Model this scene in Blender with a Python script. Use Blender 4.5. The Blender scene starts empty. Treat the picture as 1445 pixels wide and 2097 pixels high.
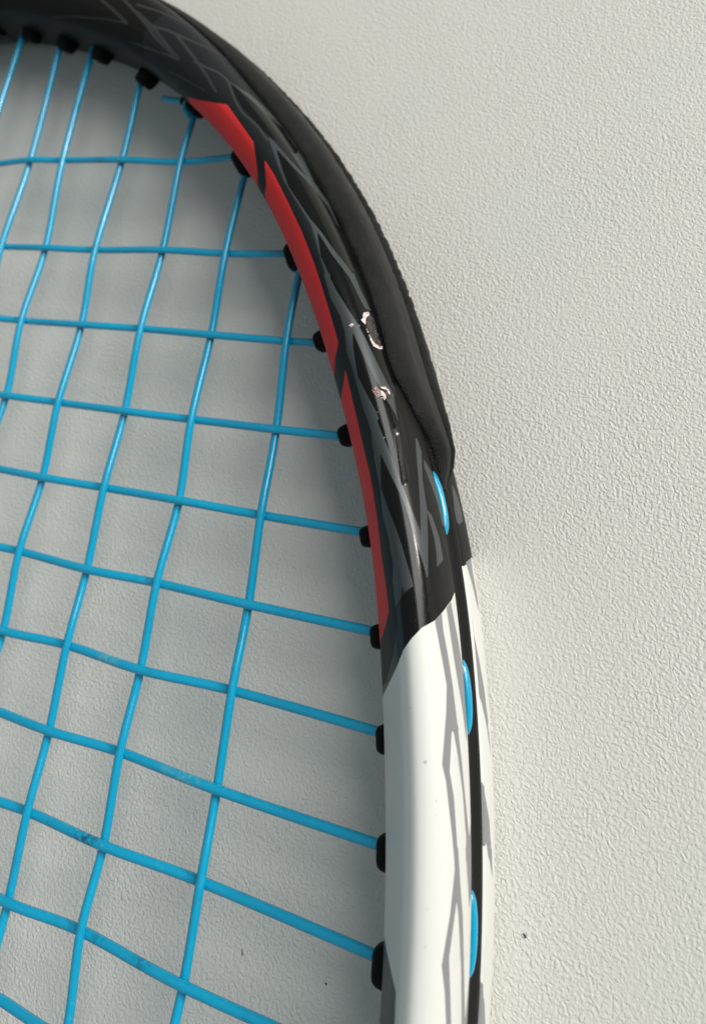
import bpy, math, random
import numpy as np
from mathutils import Matrix, Vector
random.seed(4); rng = np.random.default_rng(4)
C = bpy.context.scene.collection
scn = bpy.context.scene
MM = 0.001                                   # all lengths below are in millimetres

# ------------------------------------------------------------------ camera
F, CX, CY = 1800.0, 722.0, 400.0             # focal length and optical centre in photo pixels (1445 x 2097)
R = np.array([[0.9029234097943559, 0.0034890718053808, 0.42978732231566624],
              [0.1507307596433689, 0.9338869873935237, -0.3242457908352575],
              [-0.4025041045041236, 0.35755128465016806, 0.8427025125762637]])
CAM = np.array([0.0, 0.0, 124.5824262432225 + 12.0])
cd = bpy.data.cameras.new('camera')
cd.sensor_fit = 'AUTO'; cd.sensor_width = 36.0
cd.lens = F / 2097.0 * 36.0
cd.shift_x = (722.5 - CX) / 2097.0
cd.shift_y = -(1048.5 - CY) / 2097.0
cd.clip_start = 0.002; cd.clip_end = 20.0
cam = bpy.data.objects.new('camera', cd); C.objects.link(cam)
M4 = Matrix([list(R[i]) + [CAM[i] * MM] for i in range(3)] + [[0, 0, 0, 1]])
cam.matrix_world = M4
scn.camera = cam
cd.dof.use_dof = True
cd.dof.aperture_fstop = 24.0
cd.dof.focus_distance = 0.119

# ------------------------------------------------------------------ light: a window to the right, dim room all round
w = bpy.data.worlds.new('World'); scn.world = w; w.use_nodes = True
bg = w.node_tree.nodes['Background']
bg.inputs[0].default_value = (0.90, 1.0, 1.0, 1); bg.inputs[1].default_value = 0.245
def window_light(az, el, dist, sx, sy, power, col):
    ld = bpy.data.lights.new('window_light', 'AREA'); ld.shape = 'RECTANGLE'
    ld.size = sx; ld.size_y = sy; ld.energy = power; ld.color = col
    o = bpy.data.objects.new('window_light', ld); C.objects.link(o)
    a, e = math.radians(az), math.radians(el)
    d = Vector((math.cos(e) * math.cos(a), math.cos(e) * math.sin(a), math.sin(e)))
    o.location = Vector((-0.04, -0.01, 0.0)) + d * dist
    o.rotation_euler = d.to_track_quat('Z', 'Y').to_euler()
window_light(33, 43, 1.4, 0.85, 0.74, 15.8, (0.985, 1.0, 0.96))       # bright sky in the upper part of the window
sd = bpy.data.lights.new('low_sun', 'SUN'); sd.energy = 1.85; sd.angle = math.radians(9); sd.color = (1.0, 0.92, 0.80)
so = bpy.data.objects.new('low_sun', sd); C.objects.link(so)
a_, e_ = math.radians(26), math.radians(22)
so.rotation_euler = Vector((math.cos(e_) * math.cos(a_), math.cos(e_) * math.sin(a_), math.sin(e_))).to_track_quat('Z', 'Y').to_euler()
scn.view_settings.view_transform = 'Standard'; scn.view_settings.look = 'None'
scn.view_settings.gamma = 1.0; scn.view_settings.exposure = 0.0
scn.view_settings.use_curve_mapping = False

# ------------------------------------------------------------------ projection helpers (photo pixel -> point on a plane of the place)
def un(px, z):
    px = np.atleast_2d(np.array(px, float))
    d = np.stack([(px[:, 0] - CX) / F, -(px[:, 1] - CY) / F, -np.ones(len(px))], 1) @ R.T
    return CAM + d * ((z - CAM[2]) / d[:, 2])[:, None]
def proj(P):
    c = (np.asarray(P) - CAM) @ R
    return np.stack([CX + F * c[..., 0] / -c[..., 2], CY - F * c[..., 1] / -c[..., 2]], -1)
def cubic(K, V):
    K = np.array(K, float); V = np.array(V, float); n = len(K); h = np.diff(K); A = np.zeros((n, n)); b = np.zeros(n)
    A[0, 0] = A[-1, -1] = 1
    for i in range(1, n - 1):
        A[i, i - 1] = h[i - 1]; A[i, i] = 2 * (h[i - 1] + h[i]); A[i, i + 1] = h[i]
        b[i] = 6 * ((V[i + 1] - V[i]) / h[i] - (V[i] - V[i - 1]) / h[i - 1])
    m = np.linalg.solve(A, b)
    def f(x):
        i = np.clip(np.searchsorted(K, x) - 1, 0, n - 2); a = K[i + 1] - x; c = x - K[i]; hh = h[i]
        return (m[i] * a**3 + m[i + 1] * c**3) / (6 * hh) + (V[i] / hh - m[i] * hh / 6) * a + (V[i + 1] / hh - m[i + 1] * hh / 6) * c
    return f
def smooth_path(pts, n=10):
    P = np.array(pts, float); P = np.concatenate([[2 * P[0] - P[1]], P, [2 * P[-1] - P[-2]]]); out = []
    t = np.arange(n)[:, None] / n
    for i in range(1, len(P) - 2):
        a, b, c, d = P[i - 1], P[i], P[i + 1], P[i + 2]
        out.append(0.5 * (2 * b + (c - a) * t + (2 * a - 5 * b + 4 * c - d) * t**2 + (3 * b - a - 3 * c + d) * t**3))
    return np.concatenate(out + [P[-2:-1]])

# ------------------------------------------------------------------ mesh helpers
def link(name, me, parent=None, mat=None):
    o = bpy.data.objects.new(name, me); C.objects.link(o)
    if parent: o.parent = parent
    if mat: me.materials.append(mat)
    return o
def grid_mesh(name, V, closed_u=False, closed_v=True, caps=False):
    """V: (nu, nv, 3) in mm"""
    nu, nv = V.shape[:2]
    me = bpy.data.meshes.new(name)
    iu = np.arange(nu if closed_u else nu - 1); iv = np.arange(nv if closed_v else nv - 1)
    a, b = np.meshgrid(iu, iv, indexing='ij'); a2, b2 = (a + 1) % nu, (b + 1) % nv
    q = np.stack([a * nv + b, a * nv + b2, a2 * nv + b2, a2 * nv + b], -1).reshape(-1, 4)
    faces = q; nf = len(q)
    me.vertices.add(nu * nv); me.vertices.foreach_set('co', (V.reshape(-1, 3) * MM).astype(np.float32).ravel())
    capl = []
    if caps: capl = [list(range(nv))[::-1], [(nu - 1) * nv + i for i in range(nv)]]
    loops = np.concatenate([q.ravel()] + [np.array(c) for c in capl]).astype(np.int32)
    starts = np.concatenate([np.arange(nf) * 4, [nf * 4 + i * nv for i in range(len(capl))]]).astype(np.int32)
    tot = np.concatenate([np.full(nf, 4), [nv] * len(capl)]).astype(np.int32)
    me.loops.add(len(loops)); me.loops.foreach_set('vertex_index', loops)
    me.polygons.add(len(starts)); me.polygons.foreach_set('loop_start', starts); me.polygons.foreach_set('loop_total', tot)
    me.polygons.foreach_set('use_smooth', np.ones(len(starts), bool))
    me.update(calc_edges=True); me.validate()
    return me
def frames(P):
    T = np.gradient(P, axis=0); T /= np.linalg.norm(T, axis=1)[:, None] + 1e-12
    up = np.array([0, 0, 1.0]); S = np.cross(T, up); S /= np.linalg.norm(S, axis=1)[:, None] + 1e-12
    U = np.cross(S, T); return T, S, U
def tube(name, P, r, n=14, caps=True):
    P = np.array(P, float); T, S, U = frames(P); a = np.arange(n) / n * 2 * np.pi
    r = np.broadcast_to(np.asarray(r, float), (len(P),))
    V = P[:, None] + r[:, None, None] * (np.cos(a)[None, :, None] * S[:, None] + np.sin(a)[None, :, None] * U[:, None])
    return grid_mesh(name, V, caps=caps)

# ------------------------------------------------------------------ material helpers
class NT:
    def __init__(s, name):
        s.m = bpy.data.materials.new(name); s.m.use_nodes = True; s.t = s.m.node_tree
        s.b = s.t.nodes['Principled BSDF']
    def n(s, typ, **kw):
        x = s.t.nodes.new(typ)
        for k, v in kw.items(): setattr(x, k, v)
        return x
    def set(s, node, key, val):
        i = node.inputs[key]
        if hasattr(val, 'is_output') or isinstance(val, bpy.types.NodeSocket): s.t.links.new(val, i)
        else: i.default_value = val
    def obj(s):
        return s.n('ShaderNodeTexCoord').outputs['Object']
    def noise(s, vec, scale, detail=3, rough=.5, dist=0.0):
        x = s.n('ShaderNodeTexNoise'); s.set(x, 'Vector', vec); s.set(x, 'Scale', scale); s.set(x, 'Detail', detail)
        s.set(x, 'Roughness', rough); s.set(x, 'Distortion', dist); return x.outputs['Fac']
    def ramp(s, v, a, b, lo=0.0, hi=1.0):
        x = s.n('ShaderNodeMapRange', interpolation_type='SMOOTHSTEP'); s.set(x, 0, v); s.set(x, 1, a); s.set(x, 2, b); s.set(x, 3, lo); s.set(x, 4, hi)
        return x.outputs[0]
    def math(s, op, a, b=0.0):
        x = s.n('ShaderNodeMath', operation=op); s.set(x, 0, a); s.set(x, 1, b); return x.outputs[0]
    def mix(s, f, a, b):
        x = s.n('ShaderNodeMix', data_type='RGBA'); s.set(x, 0, f); s.set(x, 6, a); s.set(x, 7, b); return x.outputs[2]
    def mixf(s, f, a, b):
        x = s.n('ShaderNodeMix', data_type='FLOAT'); s.set(x, 0, f); s.set(x, 2, a); s.set(x, 3, b); return x.outputs[0]
    def attr(s, name):
        return s.n('ShaderNodeAttribute', attribute_name=name).outputs['Fac']
    def bump(s, h, dist, strength=1.0, normal=None):
        x = s.n('ShaderNodeBump'); s.set(x, 'Height', h); s.set(x, 'Distance', dist); s.set(x, 'Strength', strength)
        if normal is not None: s.set(x, 'Normal', normal)
        return x.outputs[0]
def rgb(r, g, b): return (r, g, b, 1.0)

# tabletop: pale textured laminate, fine pebbled relief
m = NT('pale_textured_laminate'); co = m.obj()
wn = m.n('ShaderNodeTexNoise', noise_dimensions='3D'); m.set(wn, 'Vector', co); m.set(wn, 'Scale', 1000.0); m.set(wn, 'Detail', 2.0)
off = m.n('ShaderNodeVectorMath', operation='MULTIPLY_ADD'); m.set(off, 0, wn.outputs['Color']); m.set(off, 1, (0.0009, 0.0009, 0.0)); m.set(off, 2, co)
n1 = m.noise(off.outputs[0], 2350.0, 1.0, .4)
vo = m.n('ShaderNodeTexVoronoi', feature='SMOOTH_F1'); m.set(vo, 'Vector', off.outputs[0]); m.set(vo, 'Scale', 2350.0); m.set(vo, 'Smoothness', .6)
h = m.math('ADD', m.math('MULTIPLY', m.ramp(n1, .32, .68), .75), m.math('MULTIPLY', m.ramp(vo.outputs['Distance'], .15, .8), -.6))
h = m.math('ADD', h, m.math('MULTIPLY', m.noise(co, 2600.0, 2.0), .12))
patch = m.ramp(m.noise(co, 45.0, 2.0), .3, .7, .7, 1.0)
m.set(m.b, 'Normal', m.bump(m.math('MULTIPLY', h, patch), 0.00009, 1.0))
m.set(m.b, 'Base Color', m.mix(m.ramp(m.noise(co, 30.0, 3.0), .3, .7), rgb(.655, .652, .615), rgb(.685, .66, .63)))
m.set(m.b, 'Roughness', .42); m.set(m.b, 'Specular IOR Level', .35)
MAT_TABLE = m.m

m = NT('painted_graphite_frame'); co = m.obj()
E_ = .045
def mask(name): return m.ramp(m.attr(name), -E_, E_)
grain = m.noise(co, 9000.0, 2.0)
black = rgb(.0045, .0045, .005)
col = m.mix(mask('charcoal_and_lit'), black, rgb(.0105, .0103, .0095))  # lighter black: crown tone, plus window light painted into the flank
col = m.mix(mask('darkslate'), col, rgb(.0115, .0138, .0152))
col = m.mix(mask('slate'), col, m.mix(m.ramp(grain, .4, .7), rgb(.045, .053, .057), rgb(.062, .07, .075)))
col = m.mix(mask('blackgloss'), col, black)
col = m.mix(mask('outline'), col, rgb(.036, .038, .038))
col = m.mix(mask('red'), col, rgb(.72, .036, .036))
wh = m.mix(m.ramp(m.noise(co, 160.0, 4.0, .6), .5, .75), rgb(.65, .655, .635), rgb(.60, .60, .56))
col = m.mix(mask('white'), col, wh)
col = m.mix(m.ramp(m.attr('grey'), -.085, .0), col, m.mix(m.ramp(grain, .35, .7), rgb(.20, .198, .215), rgb(.25, .245, .262)))
col = m.mix(mask('navy'), col, rgb(.022, .028, .033))
col = m.mix(m.math('MULTIPLY', m.ramp(m.attr('spot'), -.14, .10), .8), col, rgb(.33, .27, .22))
rag = m.math('MULTIPLY', m.math('SUBTRACT', m.noise(co, 3000.0, 4.0, .7), .5), 1.0)
def ragged(name, k, e=.03): return m.ramp(m.math('ADD', m.attr(name), m.math('MULTIPLY', rag, k)), -e, e)
M_core, M_maroon, M_chip = ragged('core', .25), ragged('maroon', .5), ragged('chip', .42)
col = m.mix(M_core, col, m.mix(m.ramp(m.noise(co, 1800.0, 3.0), .5, .65), rgb(.013, .008, .010), rgb(.06, .045, .048)))
col = m.mix(M_maroon, col, m.mix(m.ramp(m.noise(co, 5000.0, 2.0), .5, .6), rgb(.05, .006, .012), rgb(.5, .25, .27)))
col = m.mix(M_chip, col, m.mix(m.ramp(m.noise(co, 3500.0, 3.0), .45, .62), rgb(.74, .66, .64), rgb(.45, .27, .27)))
scr = m.ramp(m.noise(m_scr := (lambda v: (m.set(v, 0, co), m.set(v, 1, (900.0, 160.0, 600.0)), v.outputs[0])[-1])(m.n('ShaderNodeVectorMath', operation='MULTIPLY')), 1.0, 5.0, .75), .70, .735)
col = m.mix(m.math('MULTIPLY', scr, m.math('SUBTRACT', .42, m.math('MULTIPLY', mask('white'), .30))), col, rgb(.10, .10, .10))
m.set(m.b, 'Base Color', col)
ro = m.mixf(mask('charcoal_and_lit'), .30, .42)
ro = m.mixf(mask('darkslate'), ro, .5); ro = m.mixf(mask('slate'), ro, .33); ro = m.mixf(mask('blackgloss'), ro, .13)
ro = m.mixf(mask('red'), ro, .5); ro = m.mixf(mask('white'), ro, .38); ro = m.mixf(mask('grey'), ro, .33); ro = m.mixf(mask('core'), ro, .2)
m.set(m.b, 'Roughness', m.math('ADD', ro, m.math('MULTIPLY', m.noise(co, 700.0, 4.0), .08)))
sp = m.mixf(mask('charcoal_and_lit'), .22, .10); sp = m.mixf(mask('darkslate'), sp, .2); sp = m.mixf(mask('slate'), sp, .46); sp = m.mixf(mask('blackgloss'), sp, .28); sp = m.mixf(mask('red'), sp, .18)
m.set(m.b, 'Specular IOR Level', m.mixf(mask('white'), m.mixf(mask('core'), m.mixf(mask('rough'), sp, .8), .9), .45))
m.set(m.b, 'Metallic', m.math('MULTIPLY', mask('slate'), .25))
hh = m.math('ADD', m.math('MULTIPLY', M_chip, .07), m.math('MULTIPLY', m.math('MULTIPLY', m.ramp(m.attr('rough'), -.25, .25), m.noise(co, 2600.0, 3.0, .7)), .55))
hh = m.math('ADD', hh, m.math('MULTIPLY', M_core, m.math('MULTIPLY', m.noise(co, 1500.0, 2.0), .25)))
hh = m.math('ADD', hh, m.math('MULTIPLY', m.noise(co, 1400.0, 4.0), .008))
m.set(m.b, 'Normal', m.bump(hh, 0.001, .8))
MAT_FRAME = m.m

m = NT('scuffed_black_rubber'); co = m.obj(); m.set(m.b, 'Specular IOR Level', .22)
g1 = m.noise(co, 4200.0, 3.0, .65); g2 = m.noise(co, 260.0, 4.0)
m.set(m.b, 'Base Color', m.mix(m.math('MULTIPLY', m.ramp(m.noise(co, 1600.0, 5.0, .8), .62, .70), m.math('ADD', .06, m.math('MULTIPLY', m.ramp(m.attr('grain'), .5, 1.0), .35))), m.mix(m.ramp(g2, .4, .75), rgb(.006, .006, .0063), rgb(.015, .015, .0153)), rgb(.09, .09, .088)))
m.set(m.b, 'Roughness', m.ramp(g2, .3, .7, .40, .52))
gm = m.ramp(m.attr('grain'), -.1, .5)
m.set(m.b, 'Normal', m.bump(m.math('ADD', m.math('MULTIPLY', g1, m.math('ADD', m.math('MULTIPLY', gm, .9), .12)), m.math('MULTIPLY', g2, .4)), 0.00030, 1.0))
MAT_RUBBER = m.m

m = NT('black_plastic'); co = m.obj()
m.set(m.b, 'Base Color', rgb(.0035, .0035, .004)); m.set(m.b, 'Roughness', .5); m.set(m.b, 'Specular IOR Level', .12)
wv = m.noise(co, 3200.0, 2.0)
m.set(m.b, 'Normal', m.bump(wv, 0.00006, 1.0))
MAT_PLASTIC = m.m

m = NT('cyan_polyester_string'); co = m.obj()
nz = m.noise(co, 260.0, 5.0, .7)
col = m.mix(m.ramp(nz, .55, .75, 0.0, .5), rgb(.0, .32, .54), rgb(.01, .19, .32))
col = m.mix(m.ramp(m.noise(co, 1400.0, 4.0, .7), .58, .72, 0, .38), col, rgb(.10, .40, .56))
col = m.mix(m.math('MULTIPLY', m.attr('scuff'), m.ramp(m.noise(co, 1500.0, 3.0), .35, .6)), col, rgb(.24, .42, .36))
col = m.mix(m.math('MULTIPLY', m.attr('grime'), m.ramp(m.noise(co, 1300.0, 3.0), .4, .6)), col, rgb(.005, .04, .075))
m.set(m.b, 'Base Color', col); m.set(m.b, 'Roughness', m.ramp(nz, .3, .7, .15, .28))
m.set(m.b, 'Coat Weight', .35); m.set(m.b, 'Coat Roughness', .12); m.set(m.b, 'Subsurface Weight', .25); m.set(m.b, 'Subsurface Radius', (.2, .8, 1.0)); m.set(m.b, 'Subsurface Scale', .0006)
m.set(m.b, 'Normal', m.bump(m.noise(co, 2200.0, 2.0), 0.00002, 1.0))
MAT_STRING = m.m
m = NT('dark_lint'); m.set(m.b, 'Base Color', rgb(.02, .018, .017)); m.set(m.b, 'Roughness', .8); MAT_LINT = m.m

# ------------------------------------------------------------------ tabletop
V = np.array([[[x, y, 0.0] for y in (-1500, 1300)] for x in (-1500, 1300)], float)
top = grid_mesh('tabletop', V, closed_v=False); top.flip_normals()
tb = link('tabletop', top, None, MAT_TABLE); tb['kind'] = 'structure'
tb['label'] = 'pale grey pebble textured tabletop'

# ------------------------------------------------------------------ the racket
racket = bpy.data.objects.new('tennis_racket', None); C.objects.link(racket)
racket.empty_display_size = .05
racket['label'] = 'black, red and white tennis racket strung in cyan blue, lying on the pale tabletop'
racket['category'] = 'tennis racket'
AXIS = -174.0                                 # the hoop is symmetrical about x = AXIS
C0 = np.array([-200.0, -53.0])
KD = [-6, 2, 10, 18, 26, 34, 42, 50, 58, 66, 76, 86, 98, 112.]
KR = [164.6393861410625, 163.68061724291687, 163.0994416787522, 162.9359115468521, 162.19157185335047, 161.88247190190344,
      161.1544729878755, 159.73307624314305, 158.28010951843245, 155.80360978994167, 152.84880242666628, 147.9836523825637, 141.49342698309786, 133.3105577238644]
rad = cubic(np.radians(KD), KR)
def centre(deg):
    a = np.radians(deg); r = rad(a); return C0 + np.stack([np.cos(a), np.sin(a)], -1) * r[..., None]
def normal2(deg):
    T = centre(np.asarray(deg, float) + .02) - centre(np.asarray(deg, float) - .02)
    T /= np.linalg.norm(T, axis=-1)[..., None]
    return np.stack([T[..., 1], -T[..., 0]], -1)
PHI_TOP = 80.3
def bez(t):
    p0 = centre(np.array([-6.0]))[0]; n0 = normal2(np.array([-6.0]))[0]; t0 = np.array([n0[1], -n0[0]])
    p3 = np.array([AXIS, -345.0]); p1 = p0 + t0 * 120; p2 = p3 + np.array([75.0, 0])
    t = t[:, None]
    return (1 - t)**3 * p0 + 3 * (1 - t)**2 * t * p1 + 3 * (1 - t) * t**2 * p2 + t**3 * p3
vis = np.arange(PHI_TOP - 5, -5.99, -.078)
degs = np.concatenate([np.linspace(PHI_TOP, PHI_TOP - 5, 14)[:-1], vis])
PR = centre(degs); PB = bez(np.linspace(0, 1, 110)[1:])
HP = np.concatenate([PR, PB]); HP[0, 0] = AXIS
HD = np.concatenate([degs, -6 - np.arange(1, len(PB) + 1) * .8])         # pseudo-angle, keeps falling past -6
HT = np.gradient(HP, axis=0); HT /= np.linalg.norm(HT, axis=1)[:, None]
HT[0] = (1, 0); HT[-1] = (-1, 0)
HN = np.stack([-HT[:, 1], HT[:, 0]], 1)                                   # outward
HS = np.concatenate([[0], np.cumsum(np.linalg.norm(np.diff(HP, axis=0), axis=1))])
def wscale(deg):
    kd = [-200, -6, 10, 40, 80]; x = np.linspace(-200, 90, 1161)
    wi = np.interp(x, kd, [.78, .705, .908, .70, .95]); wo = np.interp(x, [-200, 37, 41, 44.3, 47, 48.7, 52.5, 57, 90], [.97, .97, 1.04, 1.09, 1.2, 1.3, 1.45, 1.6, 1.6])
    k = np.hanning(29); k /= k.sum(); f = lambda a, q: np.convolve(np.pad(a, q // 2, mode='edge'), np.hanning(q + 2)[1:-1] / np.hanning(q + 2)[1:-1].sum(), 'valid')
    return np.interp(deg, x, f(wi, 61)), np.interp(deg, x, f(wo, 17))
WI, WO = wscale(HD)
ctrl = np.array([(4.98, 2.45), (5.06, 4.5), (4.92, 7.3), (4.35, 9.7), (3.15, 11.2), (1.3, 11.8), (-.8, 11.2), (-3, 9.9), (-4.5, 8.2), (-5.25, 5.6), (-5.5, 2.5), (-5.5, 0)])
ctrlA = np.array([(4.98, 2.45), (5.06, 4.5), (4.92, 7.3), (4.35, 9.7), (3.15, 11.2), (1.4, 11.75), (-.2, 10.9), (-1.6, 9.1), (-3.1, 6.6), (-4.5, 4.0), (-5.3, 1.8), (-5.5, 0)])
def resample(c):
    h_ = smooth_path(c, 14); sg = np.concatenate([[0], np.cumsum(np.linalg.norm(np.diff(h_, axis=0), axis=1))])
    t_ = np.linspace(0, 1, 150)
    # same share of points outside / inside in both sections
    k = sg[14 * 5] / sg[-1]
    u_ = np.where(t_ < .42, t_ / .42 * k, k + (t_ - .42) / .58 * (1 - k)) * sg[-1]
    return np.stack([np.interp(u_, sg, h_[:, i]) for i in (0, 1)], 1)
half, halfA = resample(ctrl), resample(ctrlA)
groove = np.array([(3.55, 0), (3.55, .8), (3.56, 1.9), (3.6, 2.0), (3.75, 2.06), (4.2, 2.1), (4.6, 2.14), (4.82, 2.2), (4.93, 2.31)])
def closed(h_):
    up = np.concatenate([groove, h_]); lo = up * [1, -1]
    zz = np.array([0, 2.45, 5.2, 12.5]); lo[:, 1] = np.where(lo[:, 0] > 2, -np.interp(-lo[:, 1], zz, [0, 3.75, 6.0, 12.5]), lo[:, 1])
    return np.concatenate([up, lo[::-1][1:-1]])
SEC, SECA = closed(half), closed(halfA)                                   # closed ring: starts in the groove, over the top, inside, underneath
NU = len(groove) + len(half)
TL = np.concatenate([[0], np.cumsum(np.linalg.norm(np.diff(SEC, axis=0), axis=1))])
I_LIP, I_IN = len(groove), NU - 1
I_LOW = len(SEC) - len(groove) + 1
MID = 12.2
BL = np.clip((46 - HD) / 35, 0, 1); BL = BL * BL * (3 - 2 * BL)           # 1 = ridged section of the flank, 0 = boxier section at the crown
REF = np.array([(1.0, 11.8), (-1, 11.4), (-3, 10.6), (-4.4, 9.4), (-5.2, 7), (-5.5, 3), (-5.5, 0)]); REF = smooth_path(REF, 6); REF = np.concatenate([REF, REF * [1, -1]])
dv = CAM[:2] - HP; AL = np.arctan2((dv * HN).sum(1), CAM[2] - MID)
def inner_extent(r, z, w):
    return (np.where(r < 0, r * w[:, None], r) * np.cos(AL)[:, None] - z * np.sin(AL)[:, None]).min(1)
tgt = inner_extent(REF[None, :, 0], REF[None, :, 1], WI)
secs = SEC[None] * (1 - BL)[:, None, None] + SECA[None] * BL[:, None, None]
lo_, hi_ = np.full(len(HP), .3), np.full(len(HP), 2.0)
for _ in range(30):
    md = (lo_ + hi_) / 2; e_ = inner_extent(secs[:, :, 0], secs[:, :, 1], md) < tgt
    hi_ = np.where(e_, md, hi_); lo_ = np.where(e_, lo_, md)
WI = np.where(HD > -14, (lo_ + hi_) / 2, np.nan); ok_ = ~np.isnan(WI); WI = np.interp(np.arange(len(WI)), np.where(ok_)[0], WI[ok_])
WI = np.convolve(np.pad(WI, 20, mode='edge'), np.ones(41) / 41, 'valid')
def ring(P, N, wi, wo, sec):
    sec = np.broadcast_to(sec, (len(P),) + sec.shape[-2:])
    r = np.where(sec[:, :, 0] < 0, sec[:, :, 0] * wi[:, None], sec[:, :, 0] * wo[:, None])
    return np.concatenate([P[:, None] + N[:, None] * r[:, :, None], MID + sec[:, :, 1, None]], 2)
SV = ring(HP, HN, WI, WO, secs)
# ---- pixel -> (ring, section) on the visible skin of the frame
q = proj(SV); ns = np.gradient(SV, axis=0); nt_ = np.gradient(SV, axis=1); nn = np.cross(nt_, ns); nn /= np.linalg.norm(nn, axis=2)[:, :, None] + 1e-12
k0 = len(half) // 2 + I_LIP
if nn[300, I_LIP + 40, 2] < 0: nn = -nn
FRONT = (nn * (CAM - SV)).sum(2) > 0
FRONT[:, :I_LIP] = False; FRONT[:, I_LOW:] = False
FRONT &= (HD[:, None] > -14)
FRONT[HD > 22, I_IN + 94:] = False
QI = np.where(FRONT[:, :, None], q, 1e7)
def locate(px):
    e = ((QI - np.array(px))**2).sum(2); i, j = np.unravel_index(e.argmin(), e.shape)
    fi, fj = float(i), float(j)
    if 0 < i < len(HP) - 1 and I_LIP < j < I_LOW - 1:
        a = (q[i + 1, j] - q[i - 1, j]) / 2; b = (q[i, j + 1] - q[i, j - 1]) / 2; det = a[0] * b[1] - a[1] * b[0]
        if abs(det) > .5:
            d = np.array(px) - q[i, j]; u = (d[0] * b[1] - d[1] * b[0]) / det; v = (a[0] * d[1] - a[1] * d[0]) / det
            fi += np.clip(u, -1, 1); fj += np.clip(v, -1, 1)
    return np.interp(fi, range(len(HS)), HS), np.interp(fj, range(len(TL)), TL)
Z = {1: (0, 0, 2.7788), 2: (280, 0, 2.7788), 3: (460, 280, 3.2841), 4: (560, 560, 3.2841), 5: (640, 860, 3.2841), 6: (680, 1120, 3.2841),
     7: (700, 1420, 3.6125), 8: (700, 1740, 3.6125), 9: (880, 920, 6.9917), 0: (0, 0, 1.0)}
T_IN, T_LIP, T_LOW = TL[I_IN], TL[I_LIP], TL[I_LOW - 1]
def outline(z, pts, close=True):
    ox, oy, s = Z[z]; P = [((p[0] / s + ox, p[1] / s + oy) + tuple(p[2:])) for p in pts]
    out = []
    n = len(P)
    for i in range(n if close else n - 1):
        a, b = P[i], P[(i + 1) % n]
        fl = lambda p: p[2] if len(p) > 2 else None
        def one(p):
            s_, t_ = locate(p[:2])
            f_ = fl(p)
            if f_ == 'I': t_ = T_IN
            elif f_ == 'J': t_ = T_IN + 9
            elif f_ == 'O': t_ = T_LIP - 1.5
            elif f_ == 'P': t_ = T_LOW + 1.5
            elif isinstance(f_, float): t_ += f_
            return s_, t_
        out.append(one(a))
        if fl(a) is None and fl(b) is None:
            k = int(np.hypot(a[0] - b[0], a[1] - b[1]) // 9)
            for j in range(1, k + 1):
                f = j / (k + 1); out.append(locate((a[0] + (b[0] - a[0]) * f, a[1] + (b[1] - a[1]) * f)))
    if not close: out.append(locate(P[-1][:2]))
    return np.array(out)
LAYERS = {}
def field(layer):
    if layer not in LAYERS: LAYERS[layer] = np.full((len(HP), len(SEC)), -4.0)
    return LAYERS[layer]
def paint(layer, poly, width=None):
    Fd = field(layer); mg = 1.5
    s0, s1 = poly[:, 0].min() - mg, poly[:, 0].max() + mg
    ii = np.where((HS >= s0) & (HS <= s1))[0]
    if len(ii) == 0: return
    S_, T_ = np.meshgrid(HS[ii], TL, indexing='ij')
    closed = width is None
    a = poly if closed else poly[:-1]; b = np.roll(poly, -1, 0) if closed else poly[1:]
    dmin = np.full(S_.shape, 1e9); ins = np.zeros(S_.shape, bool)
    for (ax, ay), (bx, by) in zip(a, b):
        dx, dy = bx - ax, by - ay; L = dx * dx + dy * dy + 1e-12
        t = np.clip(((S_ - ax) * dx + (T_ - ay) * dy) / L, 0, 1)
        dmin = np.minimum(dmin, (S_ - ax - t * dx)**2 + (T_ - ay - t * dy)**2)
        if closed and ay != by:
            c = (ay > T_) != (by > T_)
            ins ^= c & (S_ < ax + (T_ - ay) * dx / dy)
    d = np.sqrt(dmin)
    d = np.where(ins, d, -d) if closed else width / 2 - d
    Fd[ii] = np.maximum(Fd[ii], np.clip(d, -4, 4))
def P(layer, z, *pts): paint(layer, outline(z, pts))
def L(layer, z, width, *pts): paint(layer, outline(z, pts, False), width)
for n_ in ('charcoal_and_lit', 'darkslate', 'slate', 'blackgloss', 'outline', 'red', 'white', 'grey', 'navy', 'spot', 'core', 'maroon', 'chip', 'rough'): field(n_)

# red flashes on the inside
P('red', 0, (372, 191, 'I'), (385, 199), (406, 205), (465, 214), (492, 252), (519, 291), (524, 325), (528, 360), (533, 385, 'I'), (500, 345, 'I'), (430, 255, 'I'))
P('red', 0, (541.6, 327), (560.5, 356), (588, 411), (618, 475), (643, 539), (661, 594), (675, 640), (692.5, 701.6), (686, 734), (684, 770), (683, 790, 'I'),
  (660, 705, 'I'), (630, 610, 'I'), (590, 500, 'I'), (550, 415, 'I'), (545, 380))
P('red', 0, (707, 757), (718, 803.6), (731, 860), (743.5, 915), (756, 966.6), (762, 997), (772.5, 1067), (780, 1131), (787, 1180), (795, 1242), (795, 1257), (788, 1284), (776, 1322),
  (771, 1335, 'I'), (765, 1200, 'I'), (745, 1050, 'I'), (722, 930, 'I'), (697, 845, 'I'), (697, 822), (703, 785))
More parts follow.
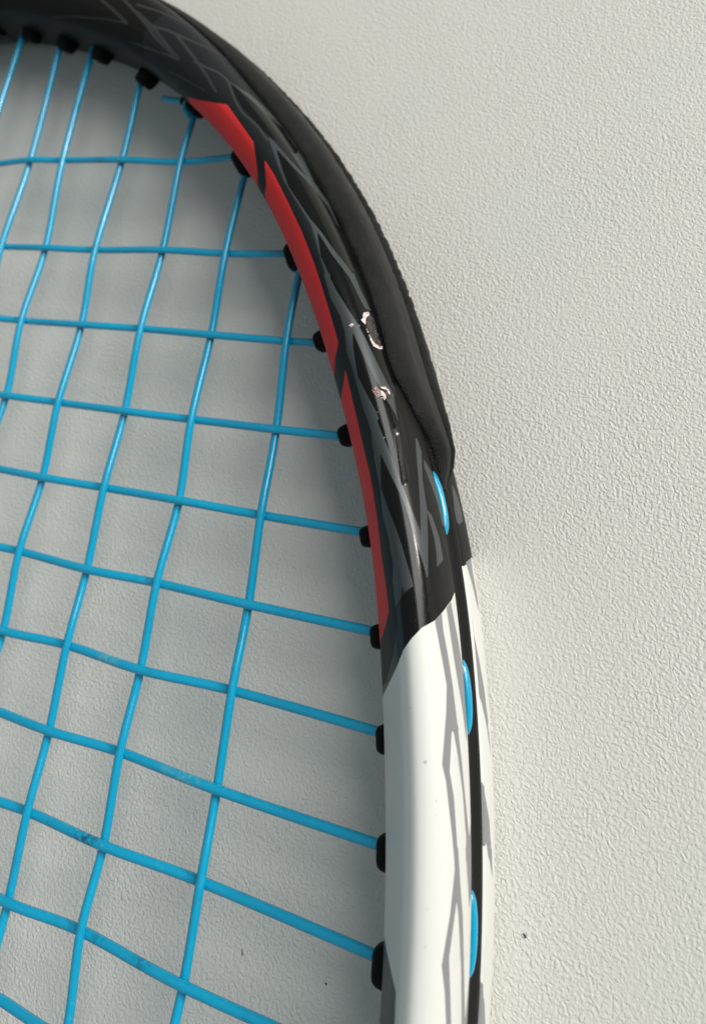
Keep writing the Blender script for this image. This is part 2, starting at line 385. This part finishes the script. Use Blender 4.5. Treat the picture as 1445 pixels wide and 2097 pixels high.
# dark slate ground next to the red
P('darkslate', 0, (330, 120, 'J'), (300, 60), (345, 20), (420, 60), (500, 165), (560, 235), (600, 300), (650, 395), (700, 520), (735, 640), (760, 770), (800, 930), (835, 1060), (850, 1150), (835, 1215), (815, 1245), (812, 1290),
  (805, 1340), (790, 1400), (781, 1440, 'J'), (740, 1080, 'J'), (660, 720, 'J'), (560, 440, 'J'), (430, 250, 'J'))
P('charcoal_and_lit', 0, (-60, -60, 'J'), (-60, -60), (200, -40), (330, 0), (400, 70), (440, 160), (420, 190), (400, 200, 'J'), (200, 110, 'J'))
# black gloss areas
P('blackgloss', 2, (350, 0), (420, 130), (560, 330), (700, 520), (820, 660), (960, 830), (1060, 1000), (1167, 1167), (1230, 1167, 'O'), (900, 700, 'O'), (600, 350, 'O'), (300, 60, 'O'), (180, -60, 'O'), (60, -60))
P('blackgloss', 2, (530, 470), (640, 560), (740, 650), (830, 730), (870, 790), (920, 860), (900, 880), (830, 830), (740, 765), (640, 655), (600, 610), (560, 545))
P('blackgloss', 3, (345, 78), (470, 215), (590, 335), (700, 480), (765, 612), (885, 870), (862, 905), (835, 880), (730, 748), (640, 630), (570, 545), (430, 335), (390, 230))
P('blackgloss', 4, (120, 115), (215, 270), (330, 440), (410, 600), (480, 720), (560, 900)) if False else None
P('blackgloss', 3, (622, 635), (720, 790), (840, 950), (940, 1150), (1000, 1182), (1010, 1182, 'O'), (860, 1182), (790, 1050), (690, 900), (645, 800))
P('blackgloss', 4, (375, 20), (480, 0), (545, 100), (610, 230), (665, 330), (720, 500), (775, 600), (812, 712), (822, 860), (800, 800), (760, 728), (690, 588), (620, 440), (560, 330), (500, 240), (420, 110))
P('blackgloss', 4, (530, 388), (560, 460), (620, 590), (700, 740), (760, 850), (820, 950), (862, 1060), (878, 1182), (775, 1182), (690, 930), (620, 800), (565, 690), (535, 500))
P('blackgloss', 5, (430, 0), (590, 0), (625, 110), (640, 260), (650, 400), (625, 445), (595, 420), (545, 280), (490, 150))
P('blackgloss', 5, (455, 225), (530, 385), (610, 545), (680, 770), (740, 960), (768, 1060), (778, 1090), (740, 1182), (690, 1182), (640, 960), (560, 730), (510, 600), (460, 470))
P('blackgloss', 6, (470, 0), (560, 0), (630, 205), (655, 250), (645, 330), (640, 430), (690, 470), (700, 495), (610, 545), (590, 560), (520, 640), (450, 790), (440, 600), (430, 405), (470, 330), (548, 265))
# flank of the same black, painted lighter for the window light on it
P('charcoal_and_lit', 0, (800, 790), (830, 880), (850, 980), (868, 1090), (880, 1190), (895, 1260), (935, 1215, 'O'), (915, 1080, 'O'), (890, 980, 'O'), (840, 850, 'O'), (800, 770, 'O'))
P('charcoal_and_lit', 0, (915, 960, 'P'), (945, 985, 'P'), (950, 1165, 'P'), (950, 1165, 'J'), (920, 960, 'J'))
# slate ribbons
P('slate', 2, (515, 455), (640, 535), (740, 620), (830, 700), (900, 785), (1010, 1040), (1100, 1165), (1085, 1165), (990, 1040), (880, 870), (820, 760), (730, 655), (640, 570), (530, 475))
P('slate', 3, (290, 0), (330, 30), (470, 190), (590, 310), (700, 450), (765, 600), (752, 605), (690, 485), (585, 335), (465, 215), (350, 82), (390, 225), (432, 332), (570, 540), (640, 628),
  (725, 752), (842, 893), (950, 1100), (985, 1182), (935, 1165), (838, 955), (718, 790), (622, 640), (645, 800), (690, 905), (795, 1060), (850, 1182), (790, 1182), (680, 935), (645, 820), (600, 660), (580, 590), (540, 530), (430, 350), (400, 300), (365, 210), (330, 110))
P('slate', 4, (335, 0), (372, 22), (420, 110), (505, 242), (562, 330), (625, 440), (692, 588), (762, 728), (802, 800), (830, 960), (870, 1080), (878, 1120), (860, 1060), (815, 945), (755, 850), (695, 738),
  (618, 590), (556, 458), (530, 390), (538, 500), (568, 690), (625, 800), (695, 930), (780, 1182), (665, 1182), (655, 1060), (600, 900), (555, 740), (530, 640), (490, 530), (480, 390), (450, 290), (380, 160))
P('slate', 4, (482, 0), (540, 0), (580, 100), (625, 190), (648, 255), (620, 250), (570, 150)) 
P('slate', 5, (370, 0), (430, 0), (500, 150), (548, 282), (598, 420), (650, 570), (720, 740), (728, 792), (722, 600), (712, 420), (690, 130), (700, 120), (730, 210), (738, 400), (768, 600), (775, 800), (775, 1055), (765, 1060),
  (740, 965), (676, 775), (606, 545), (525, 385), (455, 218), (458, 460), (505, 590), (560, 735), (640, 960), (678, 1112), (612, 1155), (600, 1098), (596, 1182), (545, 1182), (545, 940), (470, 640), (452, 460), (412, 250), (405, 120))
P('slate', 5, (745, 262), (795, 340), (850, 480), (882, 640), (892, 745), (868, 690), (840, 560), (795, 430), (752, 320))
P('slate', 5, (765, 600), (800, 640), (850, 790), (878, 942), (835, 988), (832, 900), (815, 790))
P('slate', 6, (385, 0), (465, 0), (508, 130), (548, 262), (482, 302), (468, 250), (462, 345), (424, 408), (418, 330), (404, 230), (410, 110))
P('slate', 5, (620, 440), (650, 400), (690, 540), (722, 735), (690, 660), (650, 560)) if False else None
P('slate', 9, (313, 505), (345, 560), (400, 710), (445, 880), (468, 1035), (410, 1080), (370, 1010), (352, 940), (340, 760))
# thin outlines of the pattern higher up
LW = .40
for pts in ([(0, 25), (130, 65), (270, 130), (350, 170), (430, 215)], [(60, 140), (170, 170), (250, 205), (400, 270), (500, 330), (605, 410), (700, 500), (800, 620), (870, 760)],
            [(0, 65), (90, 150), (165, 245), (240, 335), (100, 285), (0, 245)], [(220, 190), (330, 330), (395, 425), (452, 522)], [(330, 350), (380, 375), (470, 415), (520, 460)],
            [(180, 400), (270, 450), (385, 515)], [(520, 460), (560, 570), (600, 640), (680, 710), (745, 795)]):
    L('outline', 2, LW, *pts)
for pts in ([(580, 0), (660, 70), (725, 132), (600, 108), (440, 95), (300, 100)], [(690, -20), (800, 100), (900, 230), (1015, 335), (880, 290), (740, 240)]):
    L('outline', 1, LW, *pts)
# white lower half and its stripes
sB = locate((782, 1440))[0]; sEnd = HS[-1] + 5
wp = outline(6, [(325, 1035), (350, 980), (400, 880), (440, 790), (480, 690), (530, 620), (600, 545), (690, 495), (740, 440), (800, 360), (825, 305, 'O')], False)
sO = wp[-1, 0] if abs(wp[-1, 1] - T_LIP) < 3 else locate((931, 1213))[0]
wl = outline(6, [(875, 135, 'P'), (920, 115), (932, 75)], False)
wpoly = np.concatenate([[[sB, T_IN + .0]], wp, [[sO, -1.0]], [[sEnd, -1.0]], [[sEnd, T_IN]]])
paint('white', wpoly)
sL = wl[0, 0]
wlow = np.array([[sL, TL[-1] + 3], [sL, T_LOW], *[list(x) for x in wl], [wl[-1, 0] - .3, wl[-1, 1] - 4], [sB, T_IN + .0], [sEnd, T_IN], [sEnd, TL[-1] + 3]])
paint('white', wlow)
P('grey', 6, (690, 498), (735, 450), (745, 560), (775, 720), (810, 940), (838, 1182), (850, 1230), (820, 1240), (764, 1230), (765, 1182), (770, 930), (740, 760), (710, 600))
P('grey', 6, (768, 412), (797, 372), (820, 500), (850, 650), (870, 780), (890, 950), (905, 1182, 'O'), (890, 1182), (868, 1050), (820, 760), (790, 560))
P('grey', 7, (775, -20), (822, -20), (850, 210), (882, 480), (905, 720), (940, 1070), (962, 860), (968, 820, 'O'), (975, 1240, 'O'), (916, 1240), (918, 1080), (893, 740), (855, 450), (813, 215), (794, 580), (825, 760), (842, 1000), (858, 1240), (832, 1240), (815, 1050),
  (798, 900), (768, 640), (741, 528), (764, 230), (770, 150))
P('grey', 7, (872, -20), (910, -20), (920, 200), (920, 362), (898, 180))
P('grey', 8, (826, -12), (857, -12), (866, 130), (878, 320), (892, 500), (900, 850), (907, 1200), (907, 1300), (884, 1300), (884, 1200), (879, 850), (862, 500), (848, 368), (822, 560), (790, 805), (792, 860), (806, 1300), (771, 1300), (760, 1050), (738, 858), (800, 480), (834, 150))
P('grey', 8, (912, -12), (972, -12), (966, 200), (940, 432), (930, 250))
P('grey', 8, (960, 780), (966, 800), (942, 1080), (925, 1300), (905, 1300), (916, 1200), (940, 960))
P('grey', 6, (898, 105), (932, 78), (945, 180), (968, 300), (988, 440), (968, 370), (940, 250))
P('grey', 6, (932, 500), (945, 560), (985, 750), (1020, 950), (1048, 1182), (1035, 1190), (990, 985), (972, 950), (940, 650))
P('grey', 7, (1005, 0), (1052, -10), (1078, 230), (1102, 470), (1086, 360), (1050, 115))
P('grey', 7, (1030, 590, 'P'), (1046, 700), (1064, 800), (1088, 940), (1106, 1228), (1086, 1228), (1066, 1100), (1040, 1120), (1040, 1120, 'P'), (1035, 800, 'P'))
P('grey', 8, (1082, 0), (1106, -5), (1112, 210), (1098, 130))
P('grey', 8, (1028, 915, 'P'), (1037, 1010), (1052, 1140), (1058, 1300), (1008, 1300), (1008, 1300, 'P'))
P('navy', 8, (295, 535, 'I'), (297, 545), (330, 750), (398, 1060), (388, 1310), (386, 1480), (250, 1480, 'I'))
for x, y, r in ((870, 1561, 2.6), (866, 1558, 1.0), (893, 1640, 1.2), (819, 1466, .9), (870, 1940, 1.8), (874, 1862, 1.2), (840, 1450, .8), (893, 1670, 1.0), (868, 1330, .9)):
    P('spot', 0, *[(x + 1.3 * r * math.cos(a), y + 1.3 * r * math.sin(a)) for a in np.arange(6) * 1.05])
# worn chips in the black paint
P('core', 4, (645, 275), (672, 300), (700, 390), (728, 485), (715, 498), (680, 470), (650, 430), (630, 360), (622, 320))
P('chip', 4, (622, 352), (628, 372), (640, 398), (634, 396), (624, 376)); P('chip', 4, (605, 262), (640, 258), (647, 275), (628, 290), (618, 312), (622, 345), (612, 340), (587, 312), (600, 300), (600, 280))
P('chip', 4, (640, 402), (652, 425), (680, 468), (712, 492), (731, 488), (733, 505), (712, 510), (672, 490), (650, 446), (643, 420))
P('maroon', 4, (660, 772), (690, 760), (722, 785), (730, 822), (700, 826), (668, 802))
P('core', 4, (725, 765), (760, 762), (788, 810), (785, 838), (745, 850), (715, 835))
P('chip', 4, (702, 765), (745, 757), (774, 778), (786, 812), (776, 812), (760, 785), (735, 774)); P('chip', 4, (712, 786), (735, 792), (756, 815), (745, 832), (730, 820)); P('chip', 4, (728, 836), (758, 830), (748, 852))
P('chip', 4, (505, 350), (525, 334), (541, 340), (524, 360)); P('chip', 4, (694, 936), (706, 924), (704, 932)); P('chip', 4, (736, 1110), (750, 1092), (745, 1106)); P('chip', 4, (818, 1076), (832, 1066), (846, 1080), (832, 1090)); P('chip', 4, (572, 350), (580, 346), (578, 358))
P('rough', 5, (548, 60), (566, 40), (596, 150), (612, 300), (622, 400), (606, 430), (592, 340), (572, 200))
P('blackgloss', 6, (638, 232), (652, 225), (650, 262), (628, 255)); P('blackgloss', 6, (642, 332), (668, 335), (672, 365), (655, 382), (640, 360)); P('blackgloss', 6, (655, 440), (690, 425), (690, 490), (640, 500))

# ---- build the frame: right half + mirrored left half as one ring
left = np.unique(np.concatenate([np.arange(1, len(HP) - 1, 12), [len(HP) - 2]]))[::-1]
mir = SV[left].copy(); mir[:, :, 0] = 2 * AXIS - mir[:, :, 0]
FV = np.concatenate([SV, mir])
me = grid_mesh('frame', FV, closed_u=True)
for n_, Fd in LAYERS.items():
    a = me.attributes.new(n_, 'FLOAT', 'POINT'); a.data.foreach_set('value', np.concatenate([Fd, Fd[left]]).astype(np.float32).ravel())
frame = link('frame', me, racket, MAT_FRAME)

# ---- black strip in the groove
gs = np.array([(3.3, 1.95), (4.3, 1.95), (4.62, 1.85), (4.72, 1.6), (4.45, .9), (4.3, 0), (4.4, -.9), (4.7, -2.0), (4.82, -2.9), (4.7, -3.15), (3.3, -3.2)])
ii = np.where((HD < 24) & (HD > -40))[0][::3]
strip = link('grommet_strip', grid_mesh('grommet_strip', ring(HP[ii], HN[ii], WI[ii], WO[ii], gs), caps=True), racket, MAT_PLASTIC)

# ---- rubber bumper round the crown
bi = np.where(HD >= 19.6)[0][::-1]                                         # from the tip up to the axis
bd = HD[bi]
zu = np.interp(bd, [19.6, 21.2, 21.9, 23, 24.7, 25.8, 28, 30, 36, 42, 50, 90], [-.6, -.1, .7, 4.2, 7.6, 8.0, 6.9, 6.2, 5.4, 5.2, 5.0, 5.0])
zl = np.interp(bd, [19.6, 20.3, 21.4, 23, 26, 90], [-2.2, -3.9, -5.6, -7.2, -8.6, -8.6])
TH = np.interp(bd, [19.6, 20.1, 20.6, 21.4, 23.3, 25.3, 27.5, 30.5, 36, 44, 50, 52.5, 57, 90], [.05, .7, 1.35, 1.95, 2.2, 2.35, 2.6, 3.05, 3.6, 3.6, 2.9, 2.3, 1.6, 1.6])
nb = 40
prof = [(0.0, .0), (-.012, .18), (.0, .34), (.035, .52), (.09, .72), (.17, .89), (.27, .97), (.40, 1.0), (.52, .99), (.565, .95), (.60, .86), (.625, .62), (.645, .48), (.665, .58), (.69, .88), (.75, 1.06), (.85, 1.02), (.93, .82), (.97, .5), (1.0, 0.0)]
pf = smooth_path(prof, 5); nb = len(pf)
pr = np.array([p for p in half]); pz = np.concatenate([pr[:, 1], ]); 
oz = np.concatenate([(half[:58] * [1, -1])[::-1], [[5.0, 0]], half[:58]])   # outer skin r(z)
BV = np.zeros((len(bi), nb * 2, 3)); GR = np.zeros((len(bi), nb * 2))
for a, i in enumerate(bi):
    z = zu[a] + (zl[a] - zu[a]) * pf[:, 0]
    r0 = np.interp(z, oz[:, 1], oz[:, 0]) * WO[i]
    r = r0 + TH[a] * pf[:, 1] - .03
    rin = r0[::-1] - .7; zi = z[::-1]
    rr = np.concatenate([r, rin]); zz = np.concatenate([z, zi])
    BV[a, :, :2] = HP[i] + HN[i] * rr[:, None]; BV[a, :, 2] = MID + zz
    GR[a, :nb] = np.maximum(np.interp(pf[:, 0], [0, .03, .1, .24, .34, .52, .58, .7, 1], [1, 1, .9, .5, -.1, -.1, .6, 1, 1]), 0)
# scuffed outer ridge: small nicks
sb = HS[bi]; nick = np.zeros(len(bi))
for _ in range(260):
    c_ = rng.uniform(sb.min(), sb.max()); nick += rng.uniform(-.22, .12) * np.exp(-((sb - c_) / rng.uniform(.12, .5))**2)
wob = np.interp(pf[:, 0], [0, .45, .7, .85, 1], [0, .15, 1, 1, .4])
damp = np.interp(bd, [20, 22, 26, 30], [.1, .25, .4, 1])
for j in range(nb): BV[:, j, :2] += HN[bi] * (nick * damp * wob[j])[:, None]
mb = BV[::-1][1::10].copy(); mb = mb; mb[:, :, 0] = 2 * AXIS - mb[:, :, 0]
BA = np.concatenate([BV, mb]); GA = np.concatenate([GR, GR[::-1][1::10]])
me = grid_mesh('bumper_guard', BA, caps=True)
a = me.attributes.new('grain', 'FLOAT', 'POINT'); a.data.foreach_set('value', GA.astype(np.float32).ravel())
bumper = link('bumper_guard', me, racket, MAT_RUBBER)

# ------------------------------------------------------------------ strings
RS = .66; WV = .57
MX = [-70.0, -86.4, -100.7, -115.0, -128.9, -139.5, -152.3, -163.2, -174.0]
MX = MX + [2 * AXIS - x for x in MX[:-1][::-1]]
CYS = [55.5, 37.2, 22.66, 8.51, -4.23, -16.67, -28.42, -40.0, -51.2, -62.05] + [-62.05 - 11.2 * (i + 1) for i in range(9)] + [-176.0, -190.5, -206, -223]
PX = {(1, 6): (63, 327.6), (1, 5): (128.7, 328.4), (1, 4): (250.5, 327.6), (1, 3): (369.5, 332), (2, 6): (3, 505), (2, 5): (94, 507.5), (2, 4): (195, 512), (2, 3): (333.5, 512), (2, 2): (461, 519.4),
      (3, 5): (44, 656.5), (3, 4): (167.5, 664.8), (3, 3): (288, 673), (3, 2): (432.6, 685.7), (3, 1): (586, 698.7), (4, 5): (14, 810), (4, 4): (119.6, 824), (4, 3): (256, 842), (4, 2): (391.7, 858.7),
      (4, 1): (565.5, 879.4), (5, 4): (88, 977.7), (5, 3): (213, 998.5), (5, 2): (366.8, 1024.8), (5, 1): (534, 1055), (6, 4): (40, 1128.7), (6, 3): (178.5, 1166), (6, 2): (321, 1193.8), (6, 1): (509, 1238),
      (7, 4): (7, 1292), (7, 3): (137, 1321), (7, 2): (288, 1372), (7, 1): (475, 1414), (8, 3): (101, 1497), (8, 2): (246, 1540), (8, 1): (444, 1617.4), (9, 3): (56.7, 1661.7), (9, 2): (212, 1732),
      (9, 1): (411, 1805), (10, 3): (16.6, 1849), (10, 2): (166, 1906), (10, 1): (375, 2019.5)}
M_END = {1: (611, 565), 2: (497, 372), 3: (401, 226), 4: (287, 170), 5: (187, 114), 6: (123, 97), 7: (47, 76)}
C_END = {1: (476, 322), 2: (583, 520), 3: (645, 702), 4: (695, 893), 5: (738, 1089), 6: (762, 1293), 7: (775, 1499), 8: (775, 1730), 9: (766, 1956)}
def over(c, mn): return (c + mn) % 2 == 0          # main string on top?
inner_poly = np.concatenate([HP - HN * 5.2 * WI[:, None], (HP - HN * 5.2 * WI[:, None])[::-1] * [-1, 1] + [2 * AXIS, 0]])
def inside(x, y):
    a, b = inner_poly, np.roll(inner_poly, -1, 0); c = (a[:, 1] > y) != (b[:, 1] > y)
    return (c & (x < a[:, 0] + (y - a[:, 1]) * (b[:, 0] - a[:, 0]) / (b[:, 1] - a[:, 1] + 1e-12))).sum() % 2 == 1
def reach(p, d):
    t = 0.0
    while inside(p[0] + d[0] * t, p[1] + d[1] * t) and t < 400: t += .4
    return p + d * t
MZ = 12.0
def xpt(c, mn, is_main):
    up = over(c, mn) == is_main; z = MZ + (WV if up else -WV)
    if (c, mn) in PX: return un([PX[c, mn]], z)[0]
    return np.array([MX[mn - 1], CYS[c - 1], z])
WEAR = [((300, 1186), 9, 'scuff'), ((222, 1346), 12, 'scuff'), ((382, 1592), 12, 'scuff'), ((345, 1572), 7, 'scuff'), ((168, 1717), 11, 'grime'), ((188, 1727), 8, 'grime'), ((198, 1926), 12, 'grime'), ((280, 1975), 10, 'grime'), ((330, 2015), 9, 'grime'), ((200, 330), 10, 'grime'), ((80, 1692), 6, 'grime')]
WPOS = [(un([p], 12.5)[0], r / 13.0, k) for p, r, k in WEAR]
def make_string(name, pts, r=RS, n=14, sub=9):
    P_ = smooth_path(pts, sub); me = tube(name, P_, r, n)
    for k in ('scuff', 'grime'):
        v = np.zeros(len(P_))
        for p, rr, kk in WPOS:
            if kk == k: v = np.maximum(v, np.exp(-(((P_ - p)**2).sum(1)) / (rr * 1.2)**2))
        a = me.attributes.new(k, 'FLOAT', 'POINT'); a.data.foreach_set('value', np.repeat(v, n).astype(np.float32))
    return link(name, me, racket, MAT_STRING)
TIPS = []
for i, x in enumerate(MX):
    mn = i + 1; pts = [xpt(c, mn, True) for c in range(1, len(CYS) + 1) if (c, mn) in PX or inside(MX[i], CYS[c - 1])]
    if mn in M_END: e = un([M_END[mn]], MZ)[0]
    else: e = np.array([*reach(pts[0][:2], np.array([0, 1.0])), MZ]) - [0, 2.6, 0]
    d = e - pts[0]; d /= np.linalg.norm(d)
    if mn in (1, 2): pts = [p for p in pts if p[1] < e[1] - 2]
    d = e - pts[0]; d /= np.linalg.norm(d)
    b = np.array([*reach(pts[-1][:2], np.array([0, -1.0])), MZ])
    make_string('main_string', [e + d * 3.0, e] + pts + [b, b - [0, 2.5, 0]])
    TIPS.append((mn, 'm', e, d)); TIPS.append((mn, 'b', b + [0, 2.4, 0], np.array([0, -1.0, 0])))
for j, y in enumerate(CYS):
    c = j + 1; pts = [xpt(c, mn, False) for mn in range(1, len(MX) + 1) if (c, mn) in PX or inside(MX[mn - 1], y)]
    if c == 1: pts = [p for p in pts if p[0] < -84]
    if c == 2: pts = [p for p in pts if p[0] < -74]
    if c in C_END: e = un([C_END[c]], MZ)[0]
    else: e = np.array([*reach(pts[0][:2], np.array([1.0, 0])), MZ]) - [2.6, 0, 0]
    d = e - pts[0]; d /= np.linalg.norm(d)
    b = np.array([*reach(pts[-1][:2], np.array([-1.0, 0])), MZ])
    make_string('cross_string', [e + d * 3.0, e] + pts + [b, b - [2.5, 0, 0]])
    TIPS.append((c, 'c', e, d)); TIPS.append((c, 'd', b + [2.4, 0, 0], np.array([-1.0, 0, 0])))
# tie-off: the knot and cut tail at the shoulder grommet
kp = un([(398, 206), (372, 206), (352, 205), (335, 202)], MZ + .3)
make_string('string_tail', kp)
k1 = un([(386, 207), (380, 216), (381, 227), (388, 236)], MZ + .9)
make_string('string_knot', k1, .72)
# loops of string outside, in the groove, from one hole to the next
for d0, d1 in ((20.7, 17.4), (12.5, 9.25), (4.05, .8), (-3.7, -7.2)):
    dd = np.linspace(d0, d1, 9); pc = np.stack([np.interp(-dd, -HD, HP[:, k]) for k in (0, 1)], 1); pn = np.stack([np.interp(-dd, -HD, HN[:, k]) for k in (0, 1)], 1)
    r = np.array([2.9, 3.85, 4.15, 4.25, 4.28, 4.25, 4.15, 3.85, 2.9])
    make_string('string_loop', np.concatenate([pc + pn * r[:, None], np.full((9, 1), MID - .15)], 1))

# ------------------------------------------------------------------ grommets: a little collar where each string leaves the frame
def grommet(tip, out2, La, Lz, depth, skew=0.0, parent=strip):
    """tip: centre of the inner face; out2: unit vector towards the frame; La along the frame, Lz high"""
    o3 = np.array([out2[0], out2[1], 0.0]); t3 = np.array([-out2[1], out2[0], 0.0]); n = 24
    a = np.arange(n) / n * 2 * np.pi; sq = lambda v: np.sign(v) * np.abs(v)**.5
    ca, sa = sq(np.cos(a)), sq(np.sin(a)); V = []
    for f, k in ((0.0, .05), (0.0, .62), (.04, .80), (.14, .92), (.3, .97), (1.0, 1.0)):
        V.append(tip + o3 * depth * f + k * (ca[:, None] * t3 * La / 2 + sa[:, None] * np.array([0, 0, Lz / 2])) + o3 * (ca[:, None] * k * skew))
    me = grid_mesh('grommet', np.array(V), caps=True)
    return link('grommet', me, parent, MAT_PLASTIC)
SPEC = [  # photo position of the visible inner face, length along the frame, depth, skew
    ((-8, 70), 3.4, 6, 0), ((60, 85), 3.9, 6, 0), ((131, 104), 3.7, 6, 0), ((202, 126), 3.7, 6, 0), ((291, 175), 3.7, 6, 0),
    ((387, 229), 6.6, 5, -.2), ((486, 344), 6.2, 5, 0.4), ((590, 535), 5.4, 5, .3), ((648, 706), 3.4, 5, 0), ((698, 898), 3.3, 5, 0), ((742, 1102), 3.1, 5, 0),
    ((763, 1304), 3.3, 5, 0), ((775, 1512), 3.7, 5, 0), ((776, 1741), 4.2, 5, 0), ((767, 1970), 4.6, 5, 0)]
for px, La, dp, sk in SPEC:
    t_ = un([px], MZ)[0]; i = ((HP - t_[:2])**2).sum(1).argmin()
    grommet(t_, HN[i], La, 4.2 if px[0] < 300 else 3.4, dp, sk)
for n_, kind, e, d in TIPS:
    if (kind == 'm' and n_ <= 8) or (kind == 'c' and n_ <= 9): continue
    pass
for n_, kind, e, d in TIPS:
    if kind == 'b' or kind == 'd' or (kind == 'm' and n_ > 8) or (kind == 'c' and n_ > 9):
        pm = e[:2].copy(); mirror = pm[0] < AXIS
        if mirror: pm[0] = 2 * AXIS - pm[0]
        i = ((HP - pm)**2).sum(1).argmin(); nv = HN[i].copy()
        if mirror: nv[0] = -nv[0]
        grommet(e, nv, 3.4, 3.4, 4.5)

# ------------------------------------------------------------------ specks of lint on the table
def lint(px0, px1, r, label):
    p = un([px0, ((px0[0] + px1[0]) / 2 + 1, (px0[1] + px1[1]) / 2), px1], .12)
    o = link('lint_speck', tube('lint_speck', smooth_path(p, 4), r, 6), None, MAT_LINT)
    o['label'] = label; o['category'] = 'lint'; o['group'] = 'lint specks on the tabletop'
lint((1071, 1912), (1075, 1921), .10, 'dark lint speck on the open tabletop right of the white frame')
lint((495, 1944), (496, 1958), .05, 'thin dark lint hair on the tabletop under the strings')
lint((666, 2013), (668, 2017), .09, 'tiny dark lint dot on the tabletop close to the white frame inside')
